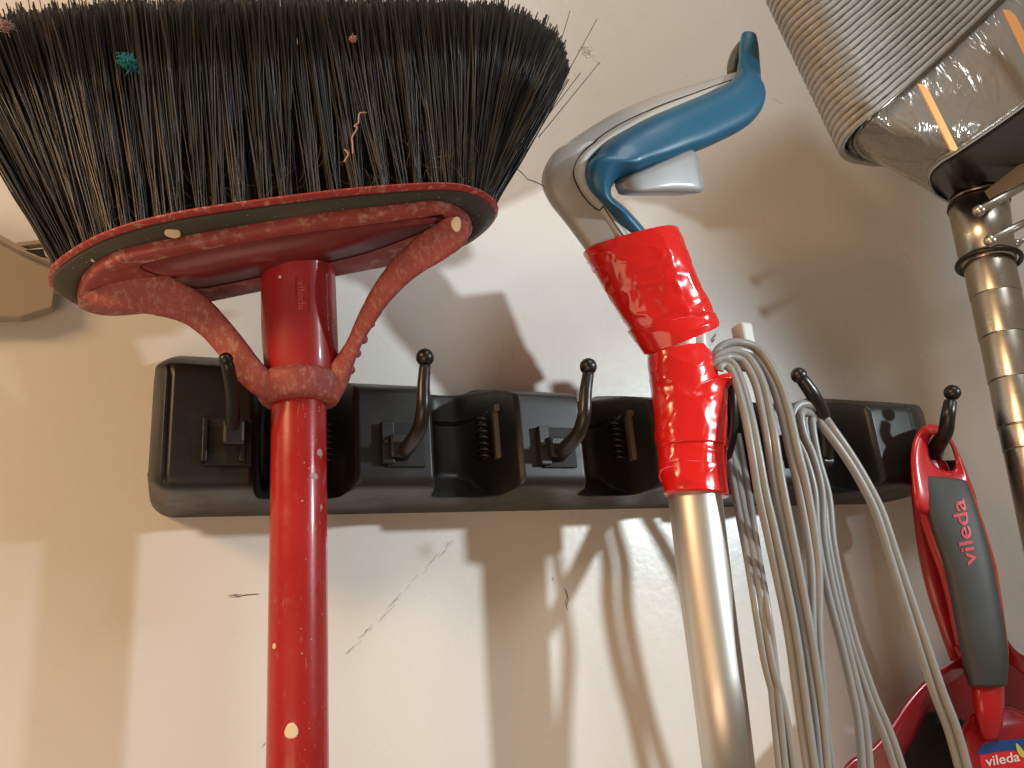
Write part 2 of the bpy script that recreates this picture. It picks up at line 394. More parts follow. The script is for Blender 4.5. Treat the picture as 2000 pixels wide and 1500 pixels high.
for i in (0, 1, 2, 4):              # raised cheeks, pivots, and black plates painting the shade of hook wells
    a, b = blocks[i]
    cx = {0: .0165, 1: .0872, 2: .1600, 4: .3060}[i]
    well_shade = box('hook_well_shade', Vector((cx+.001, D-FD-.0002, .0765)), Vector((.0085, 0, 0)), Vector((0, .0012, 0)), Vector((0, 0, .0095)), M['dark'], rack, .0005)
    if i == 0:
        for sx in (-1, 1):
            box('cheek', Vector((cx-.001+sx*.0068, D-FD-.0018, .0770)), Vector((.0010, 0, 0)), Vector((0, .0016, 0)), Vector((0, 0, .0085)), M['black'], rack, .0004)
    else:
        box('cheek', Vector((cx-.0072, D-FD-.0015, .0770)), Vector((.0026, 0, 0)), Vector((0, .0022, 0)), Vector((0, 0, .0090)), M['black'], rack, .0004)
        ball('pin', Vector((cx-.0085, D-FD-.0040, .0770)), .0012, M['dark'], rack, 10)
def hook(pts, ballpx, base):
    pth = path3(pts, 8); n = len(pth)
    rad = [mpp(pth[0])*(15.5-4.5*(i/(n-1))) for i in range(n)]
    h = tube('hook', pth, rad, M['blackgloss'], rack, 16)
    c = P(*ballpx[:3]); ball('ball_end', c, mpp(c)*ballpx[3], M['blackgloss'], h)
    if base:
        c = P(*base); box('pivot', c, Vector((.0040, 0, 0)), Vector((0, .0028, 0)), Vector((0, 0, .0048)), M['black'], h, .0012)
hook([(455, 862, .060), (454, 820, .066), (454, 770, .075), (446, 720, .083), (443, 708, .084)], (441, 702, .085, 14), (456, 845, .063))
hook([(786, 886, .056), (800, 868, .066), (818, 838, .077), (826, 800, .083), (827, 755, .084), (830, 715, .084)], (830, 698, .084, 18), (778, 872, .0585))
hook([(1092, 888, .056), (1108, 872, .066), (1130, 846, .077), (1141, 810, .083), (1144, 765, .084), (1149, 730, .084)], (1149, 716, .084, 17), (1086, 874, .0585))
hook([(1408, 905, .052), (1418, 880, .056), (1427, 840, .062), (1429, 800, .066), (1429, 765, .068), (1429, 750, .068)], (1429, 741, .068, 14), None)
hook([(1612, 900, .058), (1613, 860, .072), (1606, 810, .082), (1590, 775, .088), (1572, 748, .089), (1564, 738, .089)], (1560, 733, .089, 15.5), (1610, 890, .062))
hook([(1822, 900, .050), (1830, 872, .066), (1846, 845, .077), (1852, 810, .083), (1856, 785, .084)], (1860, 767, .084, 15.5), None)
for (cu, cv, of, sc) in ((968, 852, .034, 1.0), (1229, 858, .034, 1.0), (1668, 852, .034, .85), (668, 862, .03, .9)):   # rubber grip rollers on the slot flanks
    c = P(cu, cv, of)
    fr = box('grip_roller', c, Vector((.0012, .0052, 0))*sc, Vector((-.0012, .0004, 0)), Vector((0, 0, .0118))*sc, M['rubber'], rack, .0005)
    box('clip_tab', c+Vector((.0005, -.0015, .0125*sc)), Vector((.0014, .0050, 0))*sc, Vector((-.0014, .0005, 0)), Vector((0, 0, .0016)), M['rubber'], fr, .0003)
    pths = []
    for k in range(7):
        z0 = c.z-.0095*sc+k*.0030*sc; cc = Vector((c.x-.0030, c.y+.0042, z0))
        pths.append(([cc+Vector((.0034*math.cos(t)-.0015, .0036*math.sin(t), .0006*math.sin(2*t))) for t in np.linspace(0, 2*math.pi, 14)], .0007))
    join_tubes('roller_ribs', pths, M['blackgloss'], fr, 6)

# ------------------------------------------------------------------ broom
SHIFT[0] = .018
HO = .047                            # handle axis distance from the wall
hx = P(583, 1100, HO).x
broom = empty('broom', (hx, D-HO-SHIFT[0], -.10), 'red broom with fanned black bristles, hung head-up by its round red handle', 'broom')
hr = mpp(P(583, 1200, HO))*56.5
V, F = rings_mesh(tube_rings([Vector((P(583, 1100, HO).x, D-HO-SHIFT[0], z)) for z in np.linspace(-.16, P(583, 720, HO).z, 40)], hr, 48))
mesh('handle', V, F, M['red'], broom)
# head plane through three points
LP, RP, MP = P(95, 550, .046), P(972, 400, .104), P(585, 480, .062)
base_n = (LP-RP).cross(P(610, 398, .106)-RP).normalized()
if base_n.z < 0: base_n = -base_n
HN = base_n                          # towards the bristles
def HP(u, v, h=0.0):                # point on the head plane (h metres towards the bristles)
    d = Vector(ray(u, v)); t = RP.dot(HN)/d.dot(HN); return d*t+HN*h
O0 = smoothpoly([(95, 552), (112, 516), (200, 463), (330, 425), (500, 398), (700, 374), (860, 364), (930, 374), (968, 398), (972, 425), (940, 462), (880, 492), (700, 528), (500, 566), (330, 600), (170, 596), (112, 576)], 5)
O1 = smoothpoly([(150, 574), (170, 525), (240, 486), (400, 453), (600, 419), (760, 400), (850, 391), (890, 400), (920, 428), (900, 460), (820, 492), (660, 524), (480, 560), (330, 590), (220, 602), (165, 592)], 5)
def resample(pl, n, c=(560, 490)):
    a = np.array(pl); out = []
    cl = np.vstack([a, a[:1]]); L = np.r_[0, np.cumsum(np.linalg.norm(np.diff(cl, axis=0), axis=1))]
    for s in np.linspace(0, L[-1], n, endpoint=False):
        out.append((np.interp(s, L, cl[:, 0]), np.interp(s, L, cl[:, 1])))
    return out
A0 = resample(O0, 140); A1 = resample(O1, 140)
def lerpo(a, b, t): return [(p[0]*(1-t)+q[0]*t, p[1]*(1-t)+q[1]*t) for p, q in zip(a, b)]
def shrinko(a, k):
    cu = sum(p[0] for p in a)/len(a); cv = sum(p[1] for p in a)/len(a); out = []
    n = len(a)
    for i, p in enumerate(a):
        t = np.array(a[(i+1) % n])-np.array(a[i-1]); nn = np.array([-t[1], t[0]]); nn = nn/np.linalg.norm(nn)
        if nn.dot(np.array([cu-p[0], cv-p[1]])) < 0: nn = -nn
        out.append((p[0]+nn[0]*k, p[1]+nn[1]*k))
    return out
def lay(a, h): return [HP(u, v, h) for u, v in a]
def layx(a, h, dh=0.0):             # traced on the plane h away, then moved dh along its normal
    out = []
    for u, v in a:
        d = Vector(ray(u, v)); out.append(d*((RP.dot(HN)+h)/d.dot(HN))+HN*dh)
    return out
# worn red rim plate (carries the bristles)
v, f = rings_mesh([lay(shrinko(A0, 14), .0020), lay(shrinko(A0, 3), .0020), lay(A0, .0016), lay(shrinko(A0, -1), .0012), lay(A0, .0007), lay(shrinko(A0, 8), 0.0)])
mesh('rim_plate', v, f, M['rim'], broom)
band = lerpo(A0, A1, 1.0)
v, f = rings_mesh([lay(shrinko(A0, 7), .0004), lay(shrinko(A0, 8), -.0012), lay(lerpo(shrinko(A0, 8), A1, .5), -.0022), layx(A1, -.0026), layx(shrinko(A1, 6), -.0010)])
mesh('bumper_band', v, f, M['band'], broom)
# inner plate with a sunk middle
O3 = smoothpoly([(274, 521), (310, 510), (430, 484), (560, 462), (700, 443), (820, 427), (866, 421), (850, 440), (780, 470), (690, 500), (560, 528), (420, 558), (370, 560), (315, 540)], 4)
A3 = resample(O3, 140)
i0 = min(range(140), key=lambda i: (A1[i][0]-A3[0][0]+120)**2+(A1[i][1]-A3[0][1]-20)**2)
A1r = A1[i0:]+A1[:i0]
v, f = rings_mesh([layx(A1r, -.0022), layx(A1r, -.0024, -.0030), layx(shrinko(A1r, 2), -.0024, -.0038), layx(shrinko(A1r, 5), -.0024, -.0042), layx(shrinko(A3, -2), -.0066)], False)
o = mesh('inner_plate', v, f, M['head'], broom)
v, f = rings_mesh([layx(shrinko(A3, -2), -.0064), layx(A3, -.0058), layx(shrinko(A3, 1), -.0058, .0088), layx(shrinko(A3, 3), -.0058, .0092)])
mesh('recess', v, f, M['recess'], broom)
# socket and collar
sx, sy = Vector((hx, D-HO-SHIFT[0], 0)), None
st = HP(585, 482, .002); sb = P(590, 742, HO)
def axis_pt(v_, off=HO): return P(583, v_, off)
sock_top = HP(584, 500, .002)
pts = []; rad = []
for (u, vv, of, r) in ((590, 745, HO+.001, 66), (590, 720, HO+.002, 70), (586, 650, HO+.004, 72), (584, 580, HO+.007, 71), (583, 530, HO+.010, 70), (583, 495, HO+.012, 69), (583, 478, HO+.0135, 65), (583, 468, HO+.0145, 56)):
    p = P(u, vv, of); pts.append(p); rad.append(mpp(p)*r)
q = cr([(*p, r) for p, r in zip(pts, rad)], 5)
SOC = [(Vector(x[:3]), x[3]) for x in q]
SK = tube('socket', [s[0] for s in SOC], [s[1] for s in SOC], M['socket'], broom, 48)
# collar: lofted ring around the handle under the socket, and the two yoke straps
def bumpy(pt, nrm, s, th): return nrm*(.00016*noise.noise(pt*300))
cp = []; cr_ = []
for (vv, r) in ((732, 66), (736, 74), (744, 82), (758, 84), (770, 80), (780, 76), (788, 70), (790, 62)):
    c_ = P(586, vv, HO+.001); cp.append(c_); cr_.append(mpp(c_)*r)
q = cr([(*p_, r) for p_, r in zip(cp, cr_)], 4)
tube('collar', [Vector(x[:3]) for x in q], [x[3] for x in q], M['strap'], broom, 56)
ribbon('yoke_strap', [(276, 520, 160, 582, .0560, .003), (300, 527, 205, 604, .0560, .004), (345, 546, 280, 612, .0555, .005), (400, 578, 350, 628, .0545, .006), (440, 618, 392, 655, .0535, .008), (476, 662, 426, 692, .053, .010), (508, 704, 456, 732, .053, .012), (534, 730, 490, 766, .052, .013), (560, 744, 528, 786, .051, .012)], M['strap'], broom, 30, 8, 3.4, bumpy, (.0004, .001))
ribbon('yoke_strap', [(850, 408, 916, 436, .106, .003), (862, 428, 912, 472, .104, .004), (828, 452, 872, 504, .099, .005), (782, 492, 816, 538, .091, .006), (744, 536, 770, 580, .083, .008), (715, 584, 738, 622, .075, .009), (692, 632, 712, 664, .067, .010), (674, 672, 694, 704, .061, .011), (650, 702, 682, 744, .056, .012), (618, 728, 662, 784, .052, .012)], M['strap'], broom, 30, 8, 3.4, bumpy, (.0004, .001))
for (u, vv, of, r) in ((724, 632, .060, 9), (709, 662, .056, 10), (697, 690, .052, 9), (684, 722, .046, 10)):
    c = P(u, vv, of); ball('grip_bump', c, mpp(c)*r, M['strap'], broom, 12)
# embossed word down the socket
tc = P(590, 585, HO+.012); tr = mpp(tc)
def sockpt(u, v_):
    # point on the socket's near surface under the pixel
    best = min(SOC, key=lambda s: abs((R.T @ np.array(s[0]))[1]/(R.T @ np.array(s[0]))[2]*FPX+750-v_))
    d = Vector(ray(u, v_)).normalized(); c, r = best
    # intersect ray with vertical-ish cylinder through c
    ax = (SOC[-1][0]-SOC[0][0]).normalized()
    dp = d-ax*d.dot(ax); cp = c-ax*c.dot(ax); a = dp.dot(dp); b = -2*dp.dot(cp); cc = cp.dot(cp)-r*r; disc = b*b-4*a*cc
    t = (-b-math.sqrt(max(0, disc)))/(2*a); return d*t
M['emboss'] = mat('raised worn lettering', (.60, .09, .09), .35)
text_on('embossed_word', 'vileda', SK, (583, 547), (583, 606), 13, M['emboss'], broom, .0002)
fr = [hit(SK, u, v_)[0] for u, v_ in ((578, 541), (604, 541), (604, 611), (578, 611), (578, 541))]
tube('label_frame', fr, tr*.8, M['socket'], broom, 6)
# paint drops
def disc(name, c, nrm, ru, rv, m, parent, ang=0):
    t = nrm.cross(Vector((0, 0, 1))).normalized(); b = nrm.cross(t); rg = []
    for (k, h) in ((1, 0), (.92, .6), (.7, .9), (.02, 1)):
        rg.append([c+(t*math.cos(th+ang)*ru*k+b*math.sin(th+ang)*rv*k)*(1+.06*math.sin(3*th))+nrm*h*min(ru, rv)*.13 for th in np.linspace(0, 2*math.pi, 24, endpoint=False)])
    v, f = rings_mesh(rg); return mesh(name, v, f, m, parent)
def handlept(u, v_):
    d = Vector(ray(u, v_)); a = d.x**2+d.y**2; cx, cy = hx, D-HO-SHIFT[0]; b = -2*(d.x*cx+d.y*cy); c = cx*cx+cy*cy-hr*hr
    t = (-b-math.sqrt(max(0, b*b-4*a*c)))/(2*a); p = d*t; n = Vector((p.x-cx, p.y-cy, 0)).normalized(); return p, n
for (u, vv, ru, rv) in ((569, 1428, 13, 15), (535, 1262, 5, 6), (625, 884, 7.5, 8)):
    p, n = handlept(u, vv); k = mpp(p); disc('paint_drop', p-n*.0001, n, ru*k*1.05, rv*k, M['cream'] if vv > 1000 else M['greyspot'], broom)
for (u, vv, ru, rv) in ((614, 930, 9, 7), (628, 990, 4, 7)):
    p, n = handlept(u, vv); k = mpp(p); disc('paint_drop', p-n*.0001, n, ru*k, rv*k, M['greyspot'], broom)
rr = random.Random(8)
for i in range(26):
    u = rr.uniform(585, 632); vv = rr.uniform(800, 1490); p, n = handlept(u, vv); k = mpp(p)*rr.uniform(.8, 2.0)
    disc('speck', p, n, k, k, M['greyspot'], broom)
for (u, vv, ru, rv, h) in ((336, 443, 15, 13, -.0022), (181, 497, 4.5, 4.5, -.0022)):
    p = HP(u, vv, h); k = mpp(p); disc('paint_drop', p, (-HN*.6-p.normalized()*.6).normalized(), ru*k, rv*k, M['cream'], broom)
p = P(891, 438, .108); k = mpp(p); disc('paint_drop', p, (-p).normalized(), 10*k, 15*k, M['cream'], broom, -.7)
p = HP(548, 541); 
c = sockpt(547, 541); disc('paint_drop', c, (-c).normalized(), 3*tr, 3*tr, M['cream'], broom)
for i in range(40):
    u = rr.uniform(130, 950); t = rr.random(); a = A0[int(rr.random()*75)]; b = min(A1, key=lambda q: (q[0]-a[0])**2+(q[1]-a[1])**2)
    uu, vvv = a[0]*(1-t)+b[0]*t, a[1]*(1-t)+b[1]*t; p = HP(uu, vvv, -.0028); k = mpp(p)*rr.uniform(.5, 1.4); disc('speck', p, -HN, k, k, M['cream'], broom)
# bristles
tipv = np.array([[-110, 120], [-60, 75], [20, 36], [90, 30], [180, 18], [260, 12], [350, 12], [450, 6], [560, 6], [680, 8], [800, 8], [900, 12], [980, 22], [1040, 42], [1076, 68], [1100, 98], [1112, 138]], float)
tips = np.array([0, .04, .09, .14, .2, .27, .34, .42, .5, .6, .7, .79, .86, .915, .95, .98, 1.0])
V = []; F = []
NR = 6; NT = 30
rb = random.Random(21)
front = [HP(u, vv, .0005) for u, vv in ((118, 520), (200, 480), (330, 440), (500, 412), (700, 388), (860, 378), (925, 385), (952, 405))]
back = [HP(u, vv, .0005) for u, vv in ((125, 545), (205, 540), (330, 528), (500, 500), (700, 470), (860, 448), (920, 440), (950, 425))]
fa = cr([tuple(x) for x in front], 10); ba = cr([tuple(x) for x in back], 10)
def sampc(a, s):
    x = s*(len(a)-1); i = min(int(x), len(a)-2); return Vector(a[i]*(1-(x-i))+a[i+1]*(x-i))
def bristle(a, b, r, bend, seg=3, tw=0.0):
    pts = [a.lerp(b, k/seg)+bend*math.sin(math.pi*k/seg*.9) for k in range(seg+1)]
    t = (b-a).normalized(); u_ = t.orthogonal().normalized(); w_ = t.cross(u_); k0 = len(V)
    for k, p_ in enumerate(pts):
        rr_ = r*(1-.25*k/seg)
        for j in range(3):
            th = 2*math.pi*j/3+tw; V.append(p_+(u_*math.cos(th)+w_*math.sin(th))*rr_)
    for k in range(seg):
        for j in range(3):
            q0 = k0+k*3+j; q1 = k0+k*3+(j+1) % 3; F.append((q0, q1, q1+3, q0+3))
    F.append((k0+seg*3, k0+seg*3+1, k0+seg*3+2))
offF = [.125, .080]
for r_ in range(NR):
    fr_ = (r_+.5)/NR
    for t_ in range(NT):
        s0 = min(1, max(0, (t_+.5+(.5 if r_ % 2 else 0)-.25)/NT+rb.uniform(-.004, .004)))
        bc = sampc(fa, s0).lerp(sampc(ba, s0), fr_)
        tl = rb.gauss(0, .006)
        for k in range(38):
            an = rb.uniform(0, 6.283); rad_ = .0021*math.sqrt(rb.random())
            b0 = bc+Vector((math.cos(an)*rad_, math.sin(an)*rad_, 0))
            s1 = min(1, max(0, s0+tl+rb.gauss(0, .011)+(math.cos(an)*.010)))
            if s0 > .93: s1 = min(1, s1+.004)
            if s1 > .995: s1 = 1-rb.random()*.05
            tu = np.interp(s1, tips, tipv[:, 0]); tv = np.interp(s1, tips, tipv[:, 1])+abs(rb.gauss(0, 13))-10+(rb.uniform(-26, -4) if rb.random() < .13 else 0)+6*math.sin(t_*2.1+r_)
            off_t = np.interp(s1, [0, 1], [.050, .112])+(1-fr_)*.018-.004+rb.gauss(0, .002)
            tp = P(tu, tv, off_t)
            bend = Vector((rb.gauss(0, .0009), rb.gauss(0, .0009), 0))
            bristle(b0, tp, rb.uniform(.00024, .00046), bend, 3, rb.uniform(0, 2))
# strays
for (a, b, o1, o2) in (((1048, 252), (1166, 37), .10, .11), ((1052, 268), (1172, 121), .10, .11), ((1085, 112), (1113, 22), .105, .11), ((1042, 262), (1134, 142), .10, .105), ((1000, 322), (1030, 350), .10, .10), ((1030, 350), (1062, 364), .10, .098)):
    bristle(P(*a, o1), P(*b, o2), .00024, Vector((.0003, 0, .0003)), 4)
br = mesh('bristles', V, F, M['bristle'], broom, True); br['kind'] = 'stuff'
# hairs and dust caught low in the bristles
V = []; F = []
for i in range(120):
    u0 = rb.uniform(180, 930); v0 = np.interp(u0, [100, 330, 500, 700, 900], [470, 400, 370, 345, 335])-abs(rb.gauss(0, 60))+30
    of = np.interp(u0, [100, 950], [.075, .134]); l = rb.uniform(10, 55); an = rb.uniform(-2.6, -.5)
    c = P(u0, v0, of); e = P(u0+math.cos(an)*l, v0+math.sin(an)*l*.7, of+.001)
    bristle(c, e, .00005, Vector((rb.gauss(0, .0015), 0, rb.gauss(0, .0015))), 5)
hh = mesh('caught_hairs', V, F, M['hair'], broom); hh['kind'] = 'stuff'
# lint and scraps
def tuft(name, c, rpx, m, label, n=34, seed=1):
    r_ = random.Random(seed); k = mpp(c); pth = []
    for i in range(n):
        d = Vector((r_.gauss(0, 1), r_.gauss(0, 1), r_.gauss(0, 1))).normalized(); a = c+d*k*rpx*r_.uniform(0, .75)
        pts = [a]
        for j in range(4):
            a = a+Vector((r_.gauss(0, 1), r_.gauss(0, 1), r_.gauss(0, 1)))*k*rpx*.2; pts.append(a)
        pth.append((pts, k*rpx*.045))
    o = join_tubes(name, pth, m, None, 5); tag(o, label, 'lint'); return o
tuft('lint', P(250, 122, .088), 15, M['teal'], 'small teal lint ball caught in the left of the black bristles', 420, 3)
tuft('lint', P(690, 76, .118), 7, M['pinklint'], 'tiny pink lint ball caught near the bristle tips', 220, 4)
tuft('lint', P(12, 50, .078), 12, M['greyspot'], 'pinkish fluff at the left bristle tips by the picture edge', 160, 6)
tag(tube('thread', path3([(716, 220, .120), (702, 222, .121), (700, 240, .121), (692, 246, .121), (698, 250, .121), (688, 268, .121), (689, 284, .121), (689, 300, .121)], 4), .00028, M['pinklint'], None, 6), 'pale crooked thread caught in the middle of the bristles', 'thread')
tag(tube('thread', path3([(673, 292, .121), (680, 300, .121), (676, 310, .121), (672, 316, .121)], 4), .0003, M['pinklint'], None, 6), 'short pale curl of thread left below the longer thread', 'thread')
V = []; F = []
r_ = random.Random(5); pth = []
c = P(1143, 98, .108)
for i in range(16):
    a = c+Vector((r_.gauss(0, 1), r_.gauss(0, .5), r_.gauss(0, 1)))*.0011; pts = [a]
    h = r_.uniform(0, 6.28)
    for j in range(7):
        h += r_.uniform(.3, .9); a = a+Vector((math.cos(h), r_.gauss(0, .3), math.sin(h)))*.0007; pts.append(a)
    pth.append((pts, .00013))
pth.append(([P(1155, 112, .108), P(1172, 126, .108)], .00012))
tag(join_tubes('plastic_scrap', pth, M['wirescrap'], None, 5), 'tangled clear plastic scrap caught at the right bristle tips', 'scrap')

# ------------------------------------------------------------------ taped steam mop pole
SHIFT[0] = .026
mop = empty('floor_mop', (.22, D-.072, -.10), 'aluminium pole with blue and silver trigger handle bound in red tape', 'mop')
PO = .045
ribbon('pole', [(1302, 930, 1412, 930, PO, .0), (1304, 965, 1411, 965, PO, .0), (1322, 1150, 1429, 1150, PO, .0), (1347, 1320, 1449, 1320, PO, .0), (1375, 1520, 1479, 1520, PO, .0)], M['alu'], mop, 48, 8) if False else None
pp = []; rr2 = []
for (uL, uR, vv) in ((1300, 1408, 900), (1304, 1409, 965), (1326, 1431, 1150), (1349, 1453, 1320), (1379, 1482, 1560)):
    c = P((uL+uR)/2, vv, PO); pp.append(c); rr2.append(mpp(c)*(uR-uL)/2*.985)
tube('pole', pp, rr2, M['alu'], mop, 56)
ribbon('connector', [(1326, 630, 1378, 612, .052, .022), (1330, 655, 1386, 640, .052, .022), (1332, 700, 1389, 690, .051, .022), (1334, 730, 1390, 724, .050, .022)], M['cover'], mop, 40, 6, 3.0)
ribbon('connector_sleeve', [(1262, 664, 1384, 640, .048, .0255), (1266, 722, 1386, 706, .047, .0255)], M['alu'], mop, 40, 6, 2.2)
SH = ribbon('shell', [(1156, 508, 1252, 466, .051, .020), (1146, 492, 1241, 448, .052, .024), (1108, 440, 1206, 400, .053, .026), (1075, 398, 1170, 366, .054, .030), (1060, 360, 1145, 338, .055, .030), (1070, 318, 1150, 308, .056, .028), (1096, 290, 1172, 285, .057, .027), (1140, 257, 1213, 256, .058, .026), (1205, 219, 1268, 222, .060, .024), (1280, 187, 1330, 196, .062, .022), (1360, 163, 1392, 176, .064, .018), (1434, 142, 1442, 156, .066, .010)], M['silver'], mop, 48, 8, 3.8, None, (0, .001))
CV = ribbon('cover_strip', [(1212, 480, 1233, 470, .060, .010), (1172, 420, 1196, 408, .0625, .010), (1134, 372, 1160, 362, .067, .010), (1121, 338, 1146, 335, .070, .010), (1131, 308, 1152, 312, .071, .010), (1160, 280, 1180, 286, .071, .010), (1205, 250, 1222, 259, .072, .010), (1280, 212, 1293, 223, .072, .009), (1360, 181, 1368, 191, .071, .008), (1428, 155, 1440, 160, .070, .006)], M['cover'], mop, 24, 8, 2.4, None, (0, .001))
ribbon('blue_grip', [(1238, 494, 1284, 482, .056, .012), (1212, 452, 1262, 450, .058, .020), (1180, 408, 1226, 410, .062, .022), (1150, 368, 1194, 380, .066, .026), (1138, 336, 1204, 352, .069, .029), (1152, 303, 1234, 344, .070, .031), (1194, 267, 1268, 331, .070, .032), (1262, 231, 1323, 310, .071, .032), (1335, 202, 1388, 284, .071, .030), (1398, 176, 1454, 248, .071, .027), (1432, 156, 1486, 204, .070, .023), (1442, 130, 1486, 152, .069, .019), (1443, 102, 1483, 106, .068, .016), (1447, 78, 1479, 80, .068, .013)], M['blue'], mop, 48, 8, 2.9, None, (0, .0020))
seam = [(1437, 146), (1437, 154), (1365, 179), (1282, 209), (1204, 247), (1152, 284), (1128, 312), (1120, 340), (1132, 372), (1152, 398), (1169, 410), (1178, 403)]
def seamline(pl, objs, lift=.0002):
    out = []
    for u, vv in cr(pl, 8):
        c_ = [h_ for h_ in (hit(o_, u, vv, lift)[0] for o_ in objs) if h_ is not None]
        if c_: out.append(min(c_, key=lambda p_: p_.length))
    return out
tube('seam', seamline(seam[1:], (SH, CV)), .00030, M['dark'], mop, 6)
tube('seam', seamline([(1178, 403), (1200, 436), (1222, 466)], (SH, CV)), .00022, M['dark'], mop, 6)
ribbon('thumb_rest', [(1420, 150, 1440, 148, .060, .010), (1420, 128, 1444, 130, .060, .012), (1427, 105, 1450, 108, .060, .012), (1440, 86, 1456, 88, .060, .010), (1450, 76, 1462, 78, .060, .007)], M['bluedark'], mop, 24, 6, 2.2, None, (0, .001))
ribbon('trigger', [(1208, 358, 1214, 372, .0725, .006), (1220, 344, 1228, 379, .0725, .013), (1250, 330, 1256, 380, .0725, .015), (1295, 309, 1300, 380, .0725, .016), (1330, 292, 1345, 380, .0725, .016), (1344, 298, 1360, 372, .0725, .013)], M['trigger'], mop, 48, 8, 6.0, None, (.001, .0015))
def crumple(amp, seed):
    def d(pt, nrm, s, th):
        q = pt*95+Vector((seed, 0, 0)); a = 1-abs(noise.noise(q))*2; b = noise.noise(pt*230+Vector((0, seed, 0)))
        fade = min(1, s*8+.25)*min(1, (1-s)*8+.25)
        return nrm*(amp*(a**4-.3)*fade*.5+amp*.12*b)
    return d
ribbon('tape_wrap', [(1142, 502, 1326, 449, .052, .044), (1160, 532, 1338, 478, .052, .043), (1182, 568, 1354, 520, .051, .040), (1204, 606, 1372, 562, .050, .036), (1228, 642, 1391, 602, .049, .035), (1248, 672, 1402, 632, .048, .034)], M['tape'], mop, 110, 22, 2.8, crumple(.0011, 3))
ribbon('tape_wrap', [(1226, 648, 1398, 612, .0485, .037), (1238, 664, 1404, 628, .0485, .0370), (1257, 692, 1404, 636, .048, .036)], M['tape'], mop, 90, 16, 2.3, crumple(.0007, 9))
ribbon('tape_wrap', [(1265, 707, 1387, 680, .047, .034), (1269, 742, 1398, 712, .047, .034), (1273, 770, 1408, 752, .046, .034), (1276, 810, 1416, 800, .046, .033), (1282, 860, 1418, 852, .045, .033), (1287, 925, 1419, 925, .045, .032)], M['tape'], mop, 110, 22, 2.3, crumple(.0008, 5))
ribbon('tape_wrap', [(1340, 776, 1412, 754, .046, .0365), (1300, 794, 1418, 772, .046, .0358), (1279, 840, 1421, 820, .0455, .035), (1283, 880, 1421, 875, .045, .0345)], M['tape'], mop, 90, 16, 2.3, crumple(.0007, 15))
ribbon('tape_wrap', [(1285, 910, 1421, 914, .045, .0345), (1291, 930, 1421, 934, .045, .0345), (1297, 967, 1424, 968, .045, .0345)], M['tape'], mop, 90, 16, 2.3, crumple(.0007, 7))
tube('cord_cleat', path3([(1456, 720, .050), (1455, 690, .050), (1454, 650, .050)], 3), .0046, M['cover'], mop, 6)
box('cord_cleat', P(1453, 665, .052), Vector((.0036, 0, 0)), Vector((0, .0045, 0)), Vector((0, 0, .0085)), M['cover'], mop, .0012)
for (a, b) in (((1386, 668), (1400, 650)), ((1388, 672), (1396, 660))):
    tube('tape_scrap', [P(*a, .045), P(*b, .055)], .0006, M['wirescrap'], mop, 6)
tube('tape_end', path3([(1292, 940, .058), (1288, 930, .060), (1294, 918, .062), (1310, 912, .063), (1322, 915, .064)], 5), .0004, M['tape'], mop, 6)

# ------------------------------------------------------------------ cord
SHIFT[0] = 0.0
cord = empty('power_cord', P(1460, 700, .07), 'grey twin cord looped several times over the rack hooks right of the taped pole', 'cord')
loops = [
 ([(1398, 722, .062), (1402, 712, .072), (1416, 708, .080), (1432, 720, .084), (1447, 758, .084), (1461, 812, .082), (1476, 890, .079), (1488, 960, .074), (1506, 1040, .068), (1530, 1150, .062), (1549, 1250, .058), (1570, 1400, .054), (1590, 1540, .052)], 8.0),
 ([(1396, 714, .055), (1408, 697, .066), (1430, 692, .075), (1458, 704, .080), (1484, 752, .080), (1503, 840, .077), (1519, 940, .073), (1543, 1060, .066), (1562, 1160, .060), (1582, 1270, .056), (1600, 1400, .052), (1612, 1540, .050)], 8.0),
 ([(1398, 702, .048), (1414, 682, .058), (1442, 676, .066), (1478, 690, .072), (1512, 742, .074), (1532, 800, .074), (1550, 880, .072), (1566, 945, .069), (1583, 1040, .062), (1592, 1120, .056), (1594, 1250, .050), (1606, 1400, .046), (1625, 1540, .044)], 8.2),
 ([(1600, 812, .060), (1584, 800, .070), (1566, 797, .078), (1556, 812, .081), (1562, 850, .081), (1580, 893, .080), (1597, 960, .078), (1602, 1050, .073), (1620, 1150, .068), (1646, 1250, .063), (1668, 1340, .060), (1684, 1420, .058), (1694, 1540, .056)], 8.2),
 ([(1592, 812, .056), (1580, 815, .062), (1580, 840, .066), (1592, 900, .068), (1612, 970, .067), (1622, 1060, .065), (1642, 1160, .061), (1668, 1260, .058), (1702, 1360, .056), (1735, 1440, .055), (1768, 1540, .054)], 7.6),
 ([(1602, 815, .060), (1622, 842, .070), (1652, 884, .074), (1684, 936, .074), (1716, 1000, .072), (1744, 1084, .069), (1772, 1170, .067), (1800, 1255, .066), (1832, 1350, .066), (1862, 1430, .066), (1892, 1540, .066)], 8.2),
 ([(1420, 860, .042), (1434, 930, .042), (1448, 1000, .041), (1464, 1080, .040), (1478, 1160, .038), (1500, 1290, .035), (1528, 1400, .033), (1550, 1540, .032)], 7.4),
 ([(1436, 850, .036), (1450, 930, .036), (1462, 1000, .035), (1476, 1090, .034), (1492, 1180, .032), (1506, 1280, .030), (1518, 1400, .028), (1532, 1540, .028)], 6.6)]
